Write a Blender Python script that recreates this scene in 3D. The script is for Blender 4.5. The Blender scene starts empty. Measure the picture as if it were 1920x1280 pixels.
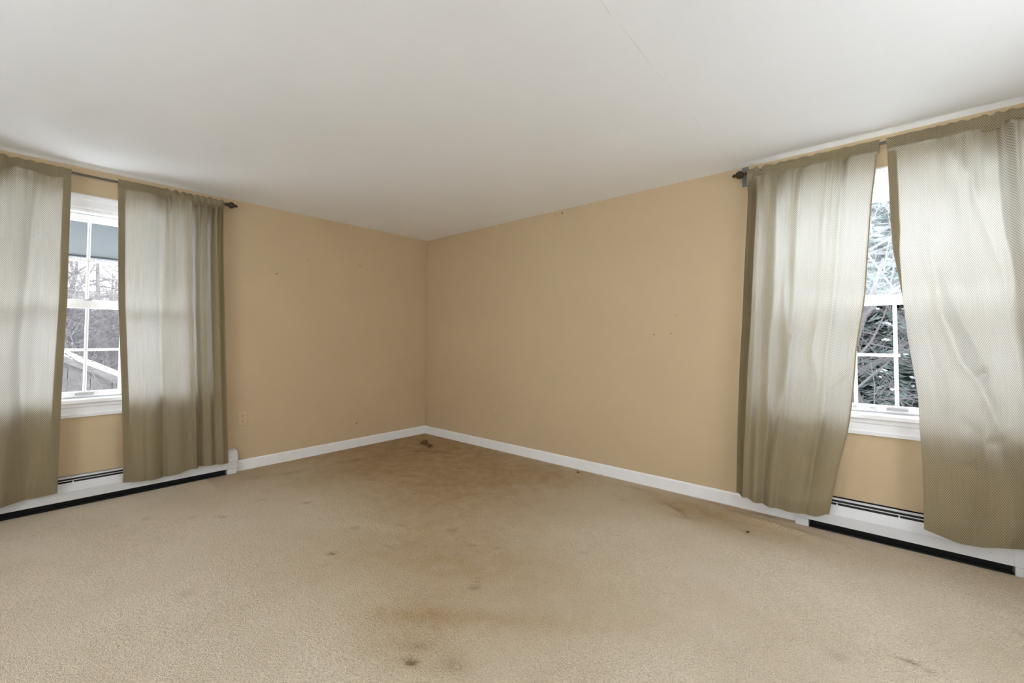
import bpy, math, random
import numpy as np
from mathutils import Vector, Matrix

# ---------------------------------------------------------------- camera, world, light, exposure
scene = bpy.context.scene
COL = scene.collection
FPX, YAW, PITCH, ROLL, SHY = 807.398, 0.71494, 0.032732, 0.0033566, -32.422
CAM = Vector((4.3526, -3.3693, 1.1794))
cam_data = bpy.data.cameras.new('camera')
cam_data.sensor_fit = 'HORIZONTAL'
cam_data.sensor_width = 36.0
cam_data.lens = FPX / 1920 * 36.0
cam_data.shift_y = SHY / 1920
cam_data.clip_start = 0.05
cam_data.clip_end = 500
cam = bpy.data.objects.new('camera', cam_data)
COL.objects.link(cam)
cam.location = CAM
F0 = Vector((-math.sin(YAW), math.cos(YAW), 0)); R0 = Vector((math.cos(YAW), math.sin(YAW), 0)); U0 = Vector((0, 0, 1))
Fv = F0 * math.cos(PITCH) + U0 * math.sin(PITCH)
Uv = -F0 * math.sin(PITCH) + U0 * math.cos(PITCH)
Rr = R0 * math.cos(ROLL) + Uv * math.sin(ROLL)
Ur = -R0 * math.sin(ROLL) + Uv * math.cos(ROLL)
cam.rotation_euler = Matrix((Rr, Ur, -Fv)).transposed().to_euler()
scene.camera = cam

world = bpy.data.worlds.new('overcast_sky')
scene.world = world
world.use_nodes = True
bg = world.node_tree.nodes['Background']
bg.inputs[0].default_value = (0.93, 0.965, 1.0, 1)      # even overcast winter sky
bg.inputs[1].default_value = 1.0
scene.view_settings.view_transform = 'Standard'
scene.view_settings.look = 'None'
scene.view_settings.gamma = 1.0
scene.view_settings.use_curve_mapping = False
scene.view_settings.exposure = 3.72
cy = scene.cycles
cy.max_bounces = 14
cy.diffuse_bounces = 10
cy.glossy_bounces = 4
cy.transmission_bounces = 8
cy.transparent_max_bounces = 24
cy.use_denoising = True
cy.sample_clamp_indirect = 6.0
cy.caustics_reflective = False
cy.caustics_refractive = False

H = 2.4            # ceiling height
RX, RY = 5.55, -4.95   # room extents: x 0..RX, y RY..0
WT = 0.16          # wall thickness
WIN = dict(w=0.635, z0=0.735, z1=2.10)      # half width and height of a window opening
WIN_LEFT = -3.032  # centre on wall_left (y)
WIN_RIGHT = 4.395  # centre on wall_right (x)
FILL_WIN_BACK = [2.2, 4.2]     # unseen windows added behind the camera for fill light (x)
FILL_WIN_SIDE = [-1.7]    # unseen window added in the side wall for fill light (y)

def portal(name, loc, direction, sx, sy):
    d = bpy.data.lights.new(name, 'AREA')
    d.shape = 'RECTANGLE'; d.size = sx; d.size_y = sy
    d.cycles.is_portal = True
    o = bpy.data.objects.new(name, d); COL.objects.link(o)
    o.location = loc
    o.rotation_euler = Vector(direction).to_track_quat('-Z', 'Y').to_euler()
    return o
zc = (WIN['z0'] + WIN['z1']) / 2; ph = WIN['z1'] - WIN['z0']
portal('window_daylight', (-WT - .02, WIN_LEFT, zc), (1, 0, 0), 1.27, ph)
portal('window_daylight', (WIN_RIGHT, WT + .02, zc), (0, -1, 0), 1.27, ph)
for c in FILL_WIN_BACK: portal('window_daylight', (c, RY - WT - .02, zc), (0, 1, 0), 1.27, ph)
for c in FILL_WIN_SIDE: portal('window_daylight', (RX + WT + .02, c, zc), (-1, 0, 0), 1.27, ph)

# ---------------------------------------------------------------- helpers
def put(o, label=None, cat=None, group=None, kind=None, parent=None):
    if label: o['label'] = label
    if cat: o['category'] = cat
    if group: o['group'] = group
    if kind: o['kind'] = kind
    if parent is not None: o.parent = parent
    return o

def empty(name, loc=(0, 0, 0), rz=0.0, **k):
    o = bpy.data.objects.new(name, None)
    COL.objects.link(o); o.location = loc; o.rotation_euler = (0, 0, rz)
    o.empty_display_size = 0.05
    return put(o, **k)

class MB:
    """collects simple shapes and links them as one mesh"""
    def __init__(s): s.v = []; s.f = []
    def add(s, vs, fs):
        b = len(s.v); s.v += [tuple(map(float, q)) for q in vs]; s.f += [tuple(b + i for i in q) for q in fs]; return s
    def box(s, a, b, bev=0.0):
        x0, y0, z0 = a; x1, y1, z1 = b
        x0, x1 = min(x0, x1), max(x0, x1); y0, y1 = min(y0, y1), max(y0, y1); z0, z1 = min(z0, z1), max(z0, z1)
        if bev <= 0:
            v = [(x0,y0,z0),(x1,y0,z0),(x1,y1,z0),(x0,y1,z0),(x0,y0,z1),(x1,y0,z1),(x1,y1,z1),(x0,y1,z1)]
            return s.add(v, [(3,2,1,0),(4,5,6,7),(0,1,5,4),(1,2,6,5),(2,3,7,6),(3,0,4,7)])
        import itertools
        e = min(bev, (x1-x0)/2.01, (y1-y0)/2.01, (z1-z0)/2.01)
        v = []; idx = {}
        X = (x0, x1); Y = (y0, y1); Z = (z0, z1)
        for i, j, k in itertools.product((0,1), repeat=3):
            c = [X[i], Y[j], Z[k]]; sg = [1-2*i, 1-2*j, 1-2*k]
            for ax in range(3):
                q = [c[m] + (sg[m]*e if m != ax else 0) for m in range(3)]
                idx[(i,j,k,ax)] = len(v); v.append(q)
        f = []
        def face(q):   # orient outward
            P = [Vector(v[t]) for t in q]; n = (P[1]-P[0]).cross(P[2]-P[0])
            cc = sum(P, Vector())/len(P) - Vector(((x0+x1)/2,(y0+y1)/2,(z0+z1)/2))
            f.append(tuple(q) if n.dot(cc) > 0 else tuple(reversed(q)))
        for ax in range(3):
            a1, a2 = [m for m in range(3) if m != ax]
            for sgn in (0,1):
                q = []
                for (p1, p2) in ((0,0),(1,0),(1,1),(0,1)):
                    t = [0,0,0]; t[ax] = sgn; t[a1] = p1; t[a2] = p2
                    q.append(idx[(t[0],t[1],t[2],ax)])
                face(q)
            for p1 in (0,1):
                for p2 in (0,1):
                    t0 = [0,0,0]; t1 = [0,0,0]; t0[a1]=t1[a1]=p1; t0[a2]=t1[a2]=p2; t1[ax]=1
                    face([idx[(*t0,a1)], idx[(*t1,a1)], idx[(*t1,a2)], idx[(*t0,a2)]])
        for i, j, k in itertools.product((0,1), repeat=3):
            face([idx[(i,j,k,0)], idx[(i,j,k,1)], idx[(i,j,k,2)]])
        return s.add(v, f)
    def prism(s, prof, x0, x1, axis=0):
        """profile points (p,q) swept along an axis: axis 0 -> (x,p,q); axis 2 -> (p,q,z)"""
        n = len(prof); v = []
        for t in (x0, x1):
            for p, q in prof:
                v.append((t, p, q) if axis == 0 else ((p, t, q) if axis == 1 else (p, q, t)))
        f = [(i, (i+1) % n, n + (i+1) % n, n + i) for i in range(n)]
        f += [tuple(reversed(range(n))), tuple(range(n, 2*n))]
        return s.add(v, f)
    def tube(s, pts, rad, n=6, cap=True):
        pts = [Vector(p) for p in pts]
        if not hasattr(rad, '__len__'): rad = [rad]*len(pts)
        v = []; f = []
        for i, p in enumerate(pts):
            d = (pts[min(i+1, len(pts)-1)] - pts[max(i-1, 0)]).normalized()
            a = d.cross(Vector((0, 0, 1)))
            if a.length < 1e-3: a = d.cross(Vector((1, 0, 0)))
            a.normalize(); b = d.cross(a)
            for k in range(n):
                t = 2*math.pi*k/n
                v.append(p + (a*math.cos(t) + b*math.sin(t))*rad[i])
        for i in range(len(pts)-1):
            for k in range(n):
                f.append((i*n+k, i*n+(k+1) % n, (i+1)*n+(k+1) % n, (i+1)*n+k))
        if cap: f += [tuple(reversed(range(n))), tuple(range((len(pts)-1)*n, len(pts)*n))]
        return s.add(v, f)
    def lathe(s, prof, n=20, axis='x', org=(0, 0, 0)):
        v = []; f = []
        for (t, r) in prof:
            for k in range(n):
                a = 2*math.pi*k/n; c, d = r*math.cos(a), r*math.sin(a)
                q = (t, c, d) if axis == 'x' else (c, d, t) if axis == 'z' else (c, t, d)
                v.append((q[0]+org[0], q[1]+org[1], q[2]+org[2]))
        for i in range(len(prof)-1):
            for k in range(n):
                f.append((i*n+k, i*n+(k+1) % n, (i+1)*n+(k+1) % n, (i+1)*n+k))
        f += [tuple(reversed(range(n))), tuple(range((len(prof)-1)*n, len(prof)*n))]
        return s.add(v, f)
    def mesh(s, name, smooth=False):
        m = bpy.data.meshes.new(name); m.from_pydata(s.v, [], s.f)
        import bmesh
        b = bmesh.new(); b.from_mesh(m); bmesh.ops.recalc_face_normals(b, faces=b.faces); b.to_mesh(m); b.free()
        if smooth: m.polygons.foreach_set('use_smooth', [True]*len(m.polygons))
        m.update(); return m
    def build(s, name, mat, parent=None, smooth=False, **k):
        m = s.mesh(name, smooth); m.materials.append(mat)
        o = bpy.data.objects.new(name, m); COL.objects.link(o)
        return put(o, parent=parent, **k)

def link_mesh(name, mesh, mat=None, parent=None, **k):
    if mat and not mesh.materials: mesh.materials.append(mat)
    o = bpy.data.objects.new(name, mesh); COL.objects.link(o)
    return put(o, parent=parent, **k)

def copy_tree(o, parent=None):
    c = o.copy(); COL.objects.link(c); c.parent = parent
    for ch in list(o.children): copy_tree(ch, c)
    return c

# ---------------------------------------------------------------- materials
def srgb(r, g, b):
    def f(c):
        c /= 255.0
        return c/12.92 if c <= .04045 else ((c+.055)/1.055)**2.4
    return (f(r), f(g), f(b), 1)

class NT:
    def __init__(s, name):
        s.m = bpy.data.materials.new(name); s.m.use_nodes = True
        s.t = s.m.node_tree; s.t.nodes.clear()
        s.out = s.t.nodes.new('ShaderNodeOutputMaterial')
    def n(s, typ, ins=None, **props):
        o = s.t.nodes.new(typ)
        for k, v in props.items(): setattr(o, k, v)
        for k, v in (ins or {}).items():
            if hasattr(v, 'links') or isinstance(v, bpy.types.NodeSocket): s.t.links.new(v, o.inputs[k])
            else: o.inputs[k].default_value = v
        return o
    def math(s, op, a, b=None):
        o = s.t.nodes.new('ShaderNodeMath'); o.operation = op
        for i, v in enumerate((a, b)):
            if v is None: continue
            if isinstance(v, bpy.types.NodeSocket): s.t.links.new(v, o.inputs[i])
            else: o.inputs[i].default_value = v
        return o.outputs[0]
    def ramp(s, fac, stops):
        o = s.t.nodes.new('ShaderNodeValToRGB'); s.t.links.new(fac, o.inputs[0])
        e = o.color_ramp.elements
        while len(e) < len(stops): e.new(.5)
        for i, (p, c) in enumerate(stops): e[i].position = p; e[i].color = c
        return o.outputs[0]
    def mix(s, fac, a, b, mode='MIX'):
        o = s.t.nodes.new('ShaderNodeMix'); o.data_type = 'RGBA'; o.blend_type = mode
        for i, v in ((0, fac), (6, a), (7, b)):
            if isinstance(v, bpy.types.NodeSocket): s.t.links.new(v, o.inputs[i])
            else: o.inputs[i].default_value = v
        return o.outputs[2]
    def noise(s, scale, detail=3, rough=.5, vec=None, dist=0.0):
        o = s.n('ShaderNodeTexNoise', {'Scale': scale, 'Detail': detail, 'Roughness': rough, 'Distortion': dist})
        if vec is not None: s.t.links.new(vec, o.inputs['Vector'])
        return o.outputs['Fac']
    def obj(s): return s.n('ShaderNodeTexCoord').outputs['Object']
    def bump(s, h, strength=.3, dist=.01):
        return s.n('ShaderNodeBump', {'Height': h, 'Strength': strength, 'Distance': dist}).outputs[0]
    def pbsdf(s, color, rough=.6, normal=None, metal=0.0, spec=.5):
        o = s.n('ShaderNodeBsdfPrincipled', {'Base Color': color, 'Roughness': rough, 'Metallic': metal, 'Specular IOR Level': spec})
        if normal is not None: s.t.links.new(normal, o.inputs['Normal'])
        return o.outputs[0]
    def done(s, sh): s.t.links.new(sh, s.out.inputs[0]); return s.m

def simple(name, c, rough=.6, var=.06, scale=8, bump=0.0, bscale=200, metal=0.0, spec=.5):
    t = NT(name); v = t.obj()
    nz = t.noise(scale, 4, .6, v)
    lo = tuple(max(0, x*(1-var)) for x in c[:3])+(1,); hi = tuple(min(1, x*(1+var)) for x in c[:3])+(1,)
    col = t.ramp(nz, [(.3, lo), (.7, hi)])
    nor = t.bump(t.noise(bscale, 2, .5, v), bump, .002) if bump else None
    return t.done(t.pbsdf(col, rough, nor, metal, spec))

M = {}
M['wall'] = simple('tan_wall_paint', (.53, .415, .268, 1), .62, .025, 2.2, .10, 320, spec=.25)
M['ceiling'] = simple('white_ceiling_paint', (.86, .885, .905, 1), .8, .012, 1.5, .05, 260, spec=.2)
M['trim'] = simple('white_trim_paint', (.80, .81, .825, 1), .38, .03, 14, .06, 90, spec=.4)
M['sash'] = simple('white_vinyl', (.80, .80, .80, 1), .35, .02, 20, spec=.4)
M['heater'] = simple('white_enamel_metal', (.64, .655, .675, 1), .36, .03, 9, .05, 60, spec=.45)
M['black'] = simple('black_heater_shade', (.012, .012, .012, 1), .6, .2, 30)
M['fin'] = simple('dusty_fin_metal', (.09, .085, .075, 1), .5, .3, 60, metal=.6)
M['bronze'] = simple('oiled_bronze', (.075, .055, .036, 1), .30, .35, 60, metal=.75)
M['rod'] = simple('grey_brown_rod_metal', (.10, .09, .075, 1), .38, .2, 40, metal=.6)
M['bracket'] = simple('blue_grey_bracket_metal', (.17, .18, .19, 1), .45, .12, 40, metal=.3)
M['plate'] = simple('tan_plastic', (.555, .425, .285, 1), .4, .02, 30)
M['slot'] = simple('dark_slot', (.03, .02, .015, 1), .7, .1, 30)
M['lift'] = simple('grey_plastic', (.42, .42, .43, 1), .4, .06, 60)
M['hole'] = simple('dark_wall_mark', (.10, .06, .04, 1), .8, .1, 50)
M['crack'] = simple('hairline_crack', (.66, .655, .64, 1), .9, .1, 50)
M['leaf'] = simple('dry_brown_leaf', (.14, .068, .020, 1), .8, .4, 90)
M['snow'] = simple('snow', (.92, .93, .945, 1), .8, .03, 2, .2, 6)
M['siding'] = simple('weathered_grey_siding', (.088, .083, .079, 1), .8, .25, 3, .2, 30)
M['roofing'] = simple('dark_shingle', (.05, .05, .055, 1), .85, .2, 6)
M['housewall'] = simple('pale_blue_house_siding', (.13, .14, .16, 1), .7, .08, 4)
M['houseglass'] = simple('dark_house_glass', (.03, .035, .04, 1), .1, .1, 4)
M['bark'] = simple('grey_bark', (.058, .053, .052, 1), .9, .35, 14, .4, 30)
M['twig'] = simple('grey_twig', (.070, .065, .066, 1), .9, .3, 20)
M['needle'] = simple('blue_green_needles', (.062, .088, .078, 1), .7, .5, 3)
M['awning'] = simple('slate_blue_awning', (.066, .078, .087, 1), .55, .05, 3)
M['ice'] = simple('icicle', (.80, .85, .90, 1), .2, .05, 20)

def carpet():
    t = NT('beige_carpet_pile'); v = t.obj()
    at = t.n('ShaderNodeAttribute', attribute_name='soil_shade').outputs['Fac']
    st = t.n('ShaderNodeAttribute', attribute_name='stain_shade').outputs['Fac']
    big = t.noise(1.3, 4, .6, v); mid = t.noise(9, 4, .65, v); pile = t.noise(210, 2, .6, v); fine = t.noise(75, 3, .6, v)
    base = t.ramp(big, [(.3, (.67, .575, .44, 1)), (.7, (.77, .685, .55, 1))])
    soil_shade = t.math('MULTIPLY', at, t.n('ShaderNodeMapRange', {'Value': mid, 'From Min': .3, 'From Max': .75, 'To Min': .72, 'To Max': 1.10}).outputs[0])
    c = t.mix(soil_shade, base, (.43, .295, .148, 1))
    sfac = t.math('MULTIPLY', st, t.n('ShaderNodeMapRange', {'Value': fine, 'From Min': .3, 'From Max': .62, 'To Min': .35, 'To Max': 1.2}).outputs[0])
    c = t.mix(sfac, c, (.150, .082, .030, 1))
    shade = t.ramp(pile, [(.34, (.76, .75, .73, 1)), (.58, (1.12, 1.12, 1.12, 1))])
    c = t.mix(.8, c, shade, 'MULTIPLY')
    mot = t.ramp(fine, [(.25, (.90, .89, .87, 1)), (.75, (1.05, 1.05, 1.05, 1))])
    c = t.mix(.7, c, mot, 'MULTIPLY')
    hh = t.math('ADD', t.math('MULTIPLY', pile, .8), t.math('MULTIPLY', fine, 1.0))
    nor = t.bump(hh, .9, .014)
    return t.done(t.pbsdf(c, .95, nor, 0, .05))
M['carpet'] = carpet()

def fabric():
    t = NT('olive_woven_curtain_cloth')
    uv = t.n('ShaderNodeTexCoord').outputs['UV']
    s = t.n('ShaderNodeSeparateXYZ', {0: uv})
    a = t.math('COSINE', t.math('MULTIPLY', s.outputs[0], 2*math.pi/.0125))
    b = t.math('COSINE', t.math('MULTIPLY', s.outputs[1], 2*math.pi/.0140))
    w = t.math('MULTIPLY', a, b)
    thr = t.noise(260, 2, .5, uv)
    w = t.math('ADD', w, t.math('MULTIPLY', t.math('SUBTRACT', thr, .5), .8))
    w = t.n('ShaderNodeMapRange', {'Value': w, 'From Min': -.55, 'From Max': .55}).outputs[0]
    streak = t.n('ShaderNodeTexNoise', {'Scale': 1.0, 'Detail': 3.0, 'Vector': t.n('ShaderNodeMapping', {'Vector': uv, 'Scale': (90, 4, 1)}).outputs[0]}).outputs['Fac']
    dcol = t.mix(w, (.150, .116, .060, 1), (.42, .358, .232, 1))
    dcol = t.mix(.35, dcol, t.ramp(streak, [(.3, (.82, .82, .8, 1)), (.7, (1.1, 1.1, 1.1, 1))]), 'MULTIPLY')
    back = t.n('ShaderNodeNewGeometry').outputs['Backfacing']
    dcol = t.mix(back, dcol, t.mix(w, (.70, .68, .62, 1), (.84, .82, .77, 1)))     # reverse side made paler to bounce window light onto the ceiling
    tcol = t.mix(w, (.60, .59, .55, 1), (.78, .785, .79, 1))
    tcol = t.mix(.35, tcol, t.ramp(streak, [(.3, (.82, .82, .8, 1)), (.7, (1.1, 1.1, 1.1, 1))]), 'MULTIPLY')
    nor = t.bump(w, .25, .003)
    d = t.n('ShaderNodeBsdfDiffuse', {'Color': dcol, 'Normal': nor}).outputs[0]
    tr = t.n('ShaderNodeBsdfTranslucent', {'Color': tcol}).outputs[0]
    mx = t.n('ShaderNodeMixShader', {0: .215, 1: d, 2: tr}).outputs[0]
    return t.done(mx)
M['fabric'] = fabric()

def glass(name, haze, hcol=(.8, .85, .88, 1), scale=14):
    t = NT(name); v = t.obj()
    tr = t.n('ShaderNodeBsdfTransparent', {'Color': (.982, .988, .99, 1)}).outputs[0]
    sh = tr
    if haze:
        nz = t.noise(scale, 5, .65, v)
        f = t.math('MULTIPLY', t.n('ShaderNodeMapRange', {'Value': nz, 'From Min': .35, 'From Max': .7, 'To Min': .5, 'To Max': 1.5}).outputs[0], haze)
        df = t.n('ShaderNodeBsdfTranslucent', {'Color': hcol}).outputs[0]
        sh = t.n('ShaderNodeMixShader', {0: f, 1: sh, 2: df}).outputs[0]
    return t.done(sh)
M['glass'] = glass('window_glass', 0.0)
M['hazeglass'] = glass('dusty_window_glass', 0.0)
M['fogglass'] = glass('fogged_window_glass', 0.040, (.72, .84, .88, 1))

def screen():
    t = NT('grey_insect_screen')
    return t.done(t.n('ShaderNodeBsdfTransparent', {'Color': (.80, .80, .81, 1)}).outputs[0])
M['screen'] = screen()

def woodland():
    t = NT('wooded_hillside'); v = t.obj()
    n1 = t.noise(.35, 6, .7, v); n2 = t.noise(2.5, 5, .7, v)
    c = t.ramp(t.math('ADD', t.math('MULTIPLY', n1, .5), t.math('MULTIPLY', n2, .5)), [(.38, (.04, .038, .04, 1)), (.52, (.085, .082, .084, 1)), (.62, (.18, .18, .19, 1))])
    return t.done(t.pbsdf(c, .95, None, 0, .1))
M['woodland'] = woodland()

# ---------------------------------------------------------------- room shell
def floor_mesh():
    xs = np.linspace(0, RX, 279); ys = np.linspace(RY, 0, 249)
    X, Y = np.meshgrid(xs, ys)
    rng = np.random.default_rng(3)
    Z = np.zeros_like(X); soil_shade = np.zeros_like(X); stain_shade = np.zeros_like(X)
    def g(x, y, sx, sy=None, rot=0.0):
        sy = sy or sx; c, s = math.cos(rot), math.sin(rot)
        u = (X-x)*c + (Y-y)*s; w = -(X-x)*s + (Y-y)*c
        return np.exp(-(u/sx)**2 - (w/sy)**2)
    # soil and wear with carpet shade painted in: along the walls, the far corner, the traffic lane
    soil_shade += .55*np.exp(-((X+0.0)/.35)**2) * (Y > -2.3) + .30*np.exp(-((-Y)/.33)**2)
    soil_shade += .65*g(.55, -.55, .9) + .50*g(1.35, -.8, 1.0, .7, -.6)
    soil_shade += .48*g(2.65, -1.85, .85, .38, .45) + .32*g(2.0, -1.35, .9, .6, .3) + .40*g(2.9, -2.3, .30, .22)
    soil_shade += .60*g(3.3, -.28, .42, .22) + .30*g(3.9, -.30, .5, .2) + .35*g(1.9, -.55, .6, .4)
    soil_shade += .35*g(.75, -1.6, .35, .8) + .3*g(2.25, -.3, .35, .25)
    soil_shade += .30*g(3.05, -2.05, .5, .06, .62) + .24*g(1.9, -1.3, 1.7, 1.2, -.7)  # last term: broad tan tone painted where less window light falls
    # leg dents of former furniture
    for x, y, r, d in [(2.03,-2.196,.022,.020),(1.83,-1.942,.026,.014),(2.013,-1.739,.022,.016),(2.192,-1.93,.028,.016),(1.186,-1.959,.035,.014),
                       (1.021,-2.44,.03,.012),(2.85,-1.903,.030,.016),(3.015,-2.381,.030,.022),(1.414,-.681,.03,.016),(2.55,-1.62,.02,.01),(2.68,-1.55,.02,.01)]:
        Z -= d*g(x, y, r) ; Z += .35*d*g(x+.05, y-.04, .035)
        stain_shade += .42*g(x, y, r*.9, r*.6, .8)  # shade of each dent painted into the carpet colour
    # the darker burnt / torn spots
    stain_shade += .8*g(3.015, -2.385, .022, .016) + .35*g(2.98, -2.33, .05, .025, .7) + .35*g(3.15, -2.30, .06, .04)
    stain_shade += .85*g(4.395, -1.179, .050, .007, -.25) + .6*g(4.42, -1.205, .03, .006, -.35)
    Z -= .02*g(4.395, -1.179, .06, .014, -.25); Z += .012*g(4.41, -1.215, .05, .02, -.25)
    stain_shade += .75*g(2.03, -2.196, .018)
    # stains by the right wall and in the corner
    stain_shade += .55*g(3.22, -.345, .10, .013, -.35) + .40*g(3.29, -.385, .08, .012, -.55) + .30*g(3.33, -.44, .08, .03) + .32*g(3.17, -.28, .04, .015, .9)
    stain_shade += .45*g(3.40, -.05, .20, .018) + .5*g(3.72, -.05, .12, .02) + .35*g(3.55, -.10, .12, .015, -.1) + .3*g(3.68, -.40, .10, .012, -.4)
    stain_shade += .55*g(.66, -.56, .09, .03, .75) + .60*g(.80, -.47, .07, .022, .9) + .35*g(.9, -.43, .09, .012, .65) + .30*g(.42, -.58, .07, .02, .8)
    stain_shade += .35*g(.85, -.22, .06, .03) + .3*g(2.0, -.10, .06, .03) + .3*g(2.85, -.12, .12, .03) + .22*g(2.1, -.26, .04)
    stain_shade += .30*g(.40, -1.75, .05, .12) + .25*g(.45, -1.25, .06, .14) + .25*g(.30, -2.0, .05, .08) + .20*g(.5, -1.0, .05, .1)
    for _ in range(46):
        x, y = rng.uniform(.3, 5), rng.uniform(-3.6, -.15)
        stain_shade += rng.uniform(.10, .34)*g(x, y, rng.uniform(.012, .03))
    # buckled ridge of carpet near the right-hand heater
    Z += .022*g(3.78, -.20, .32, .045, -.12) + .012*g(3.2, -.33, .18, .03, -.4) + .008*g(2.1, -1.75, .5, .06, .35)
    Z += .0025*np.sin(X*3.1+Y*1.7)*np.sin(Y*2.3-X*.7)
    Z *= np.clip(np.minimum.reduce([X, -Y])/.03, 0, 1)
    n, m = X.shape
    v = np.stack([X.ravel(), Y.ravel(), Z.ravel()], 1)
    i = np.arange(n*m).reshape(n, m)
    q = np.stack([i[:-1,:-1].ravel(), i[:-1,1:].ravel(), i[1:,1:].ravel(), i[1:,:-1].ravel()], 1)
    me = bpy.data.meshes.new('floor')
    me.from_pydata(v.tolist(), [], q.tolist())
    for nm, arr in (('soil_shade', soil_shade), ('stain_shade', stain_shade)):
        a = me.attributes.new(nm, 'FLOAT', 'POINT'); a.data.foreach_set('value', np.clip(arr, 0, 1).ravel().astype(np.float32))
    me.polygons.foreach_set('use_smooth', [True]*len(me.polygons))
    return me
floor = bpy.data.objects.new('floor', floor_mesh()); COL.objects.link(floor); floor.data.materials.append(M['carpet'])
put(floor, 'worn beige wall-to-wall carpet with stains and furniture dents', 'floor', kind='structure')
subfloor = MB().box((-WT, RY-WT, -.25), (RX+WT, WT, -.03)).build('subfloor', M['trim'], floor)

ceiling = MB().box((-WT, RY-WT, H), (RX+WT, WT, H+.2)).build('ceiling', M['ceiling'])
put(ceiling, 'smooth white ceiling with a hairline crack', 'ceiling', kind='structure')

def wall_mesh(name, length_axis, a0, a1, face, outw, holes):
    """wall slab between a0..a1 along an axis, inner face at `face`, outer at face+outw, with window holes (centre)"""
    mb = MB(); z0, z1, w = WIN['z0'], WIN['z1'], WIN['w']
    def bx(p0, p1, q0, q1):
        if length_axis == 0: mb.box((p0, face, q0), (p1, face+outw, q1))
        else: mb.box((face, p0, q0), (face+outw, p1, q1))
    cur = a0
    for c in sorted(holes):
        bx(cur, c-w, -.03, H)
        bx(c-w, c+w, -.03, z0); bx(c-w, c+w, z1, H)
        cur = c+w
    bx(cur, a1, -.03, H)
    o = mb.build(name, M['wall']); return o
wl = wall_mesh('wall_left', 1, RY, 0, 0, -WT, [WIN_LEFT])
wr = wall_mesh('wall_right', 0, -WT, RX, 0, WT, [WIN_RIGHT])
wb = wall_mesh('wall_back', 0, -WT, RX+WT, RY, -WT, FILL_WIN_BACK)
ws = wall_mesh('wall_side', 1, RY, WT, RX, WT, FILL_WIN_SIDE)
put(wl, 'tan painted wall with the left-hand window', 'wall', kind='structure')
put(wr, 'tan painted wall with the right-hand window', 'wall', kind='structure')
put(wb, 'tan wall behind the camera', 'wall', kind='structure')
put(ws, 'tan side wall beside the camera', 'wall', kind='structure')

# paler caulk line in the corner, nail holes and scuffs
MB().tube([(.004, -.004, .095), (.004, -.004, H)], .0028, 5).build('caulk_line', M['plate'], wl)
for (y, z, r) in [(-1.762, 1.784, .006), (-1.475, 1.962, .005), (-.908, 1.965, .006), (-.921, .255, .008)]:
    MB().lathe([(0, r), (.0012, r*.8)], 8, 'x', (0, y, z)).build('nail_hole', M['hole'], wl)
for (x, z, r) in [(2.053, 2.37, .008), (1.979, 2.369, .004), (3.079, 1.221, .0045), (2.941, 1.213, .005), (1.992, 1.603, .003), (3.122, 1.362, .0035)]:
    MB().lathe([(0, r), (-.0012, r*.8)], 8, 'y', (x, 0, z)).build('nail_hole', M['hole'], wr)
# hairline crack along a drywall seam of the ceiling, broken in short runs
rc = random.Random(5); y = -4.2
while y < -.06:
    y2 = min(y + rc.uniform(.10, .34), -.05); pts = []
    k = 5
    for i in range(k+1):
        yy = y + (y2-y)*i/k
        xx = 3.585 + .012*math.sin(yy*2.1) + rc.uniform(-.004, .004)
        pts.append((xx, yy, H-.0002))
    MB().tube(pts, [rc.uniform(.0003, .0010) for _ in pts], 4).build('crack', M['crack'], ceiling)
    y = y2 + rc.uniform(0, .09)

# baseboards
BB = [(0, 0), (0, .088), (-.006, .094), (-.012, .088), (-.014, .080), (-.014, 0)]
bl = MB(); bl.prism([(-p, q) for p, q in BB], -2.078, 0, axis=1)
bl = bl.build('baseboard_left', M['trim']); put(bl, 'white baseboard from the corner to the left heater', 'baseboard', kind='structure')
br = MB(); br.prism(BB, 0.014, 3.892, axis=0)
br = br.build('baseboard_right', M['trim']); put(br, 'white baseboard from the corner to the right heater', 'baseboard', kind='structure')

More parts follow.
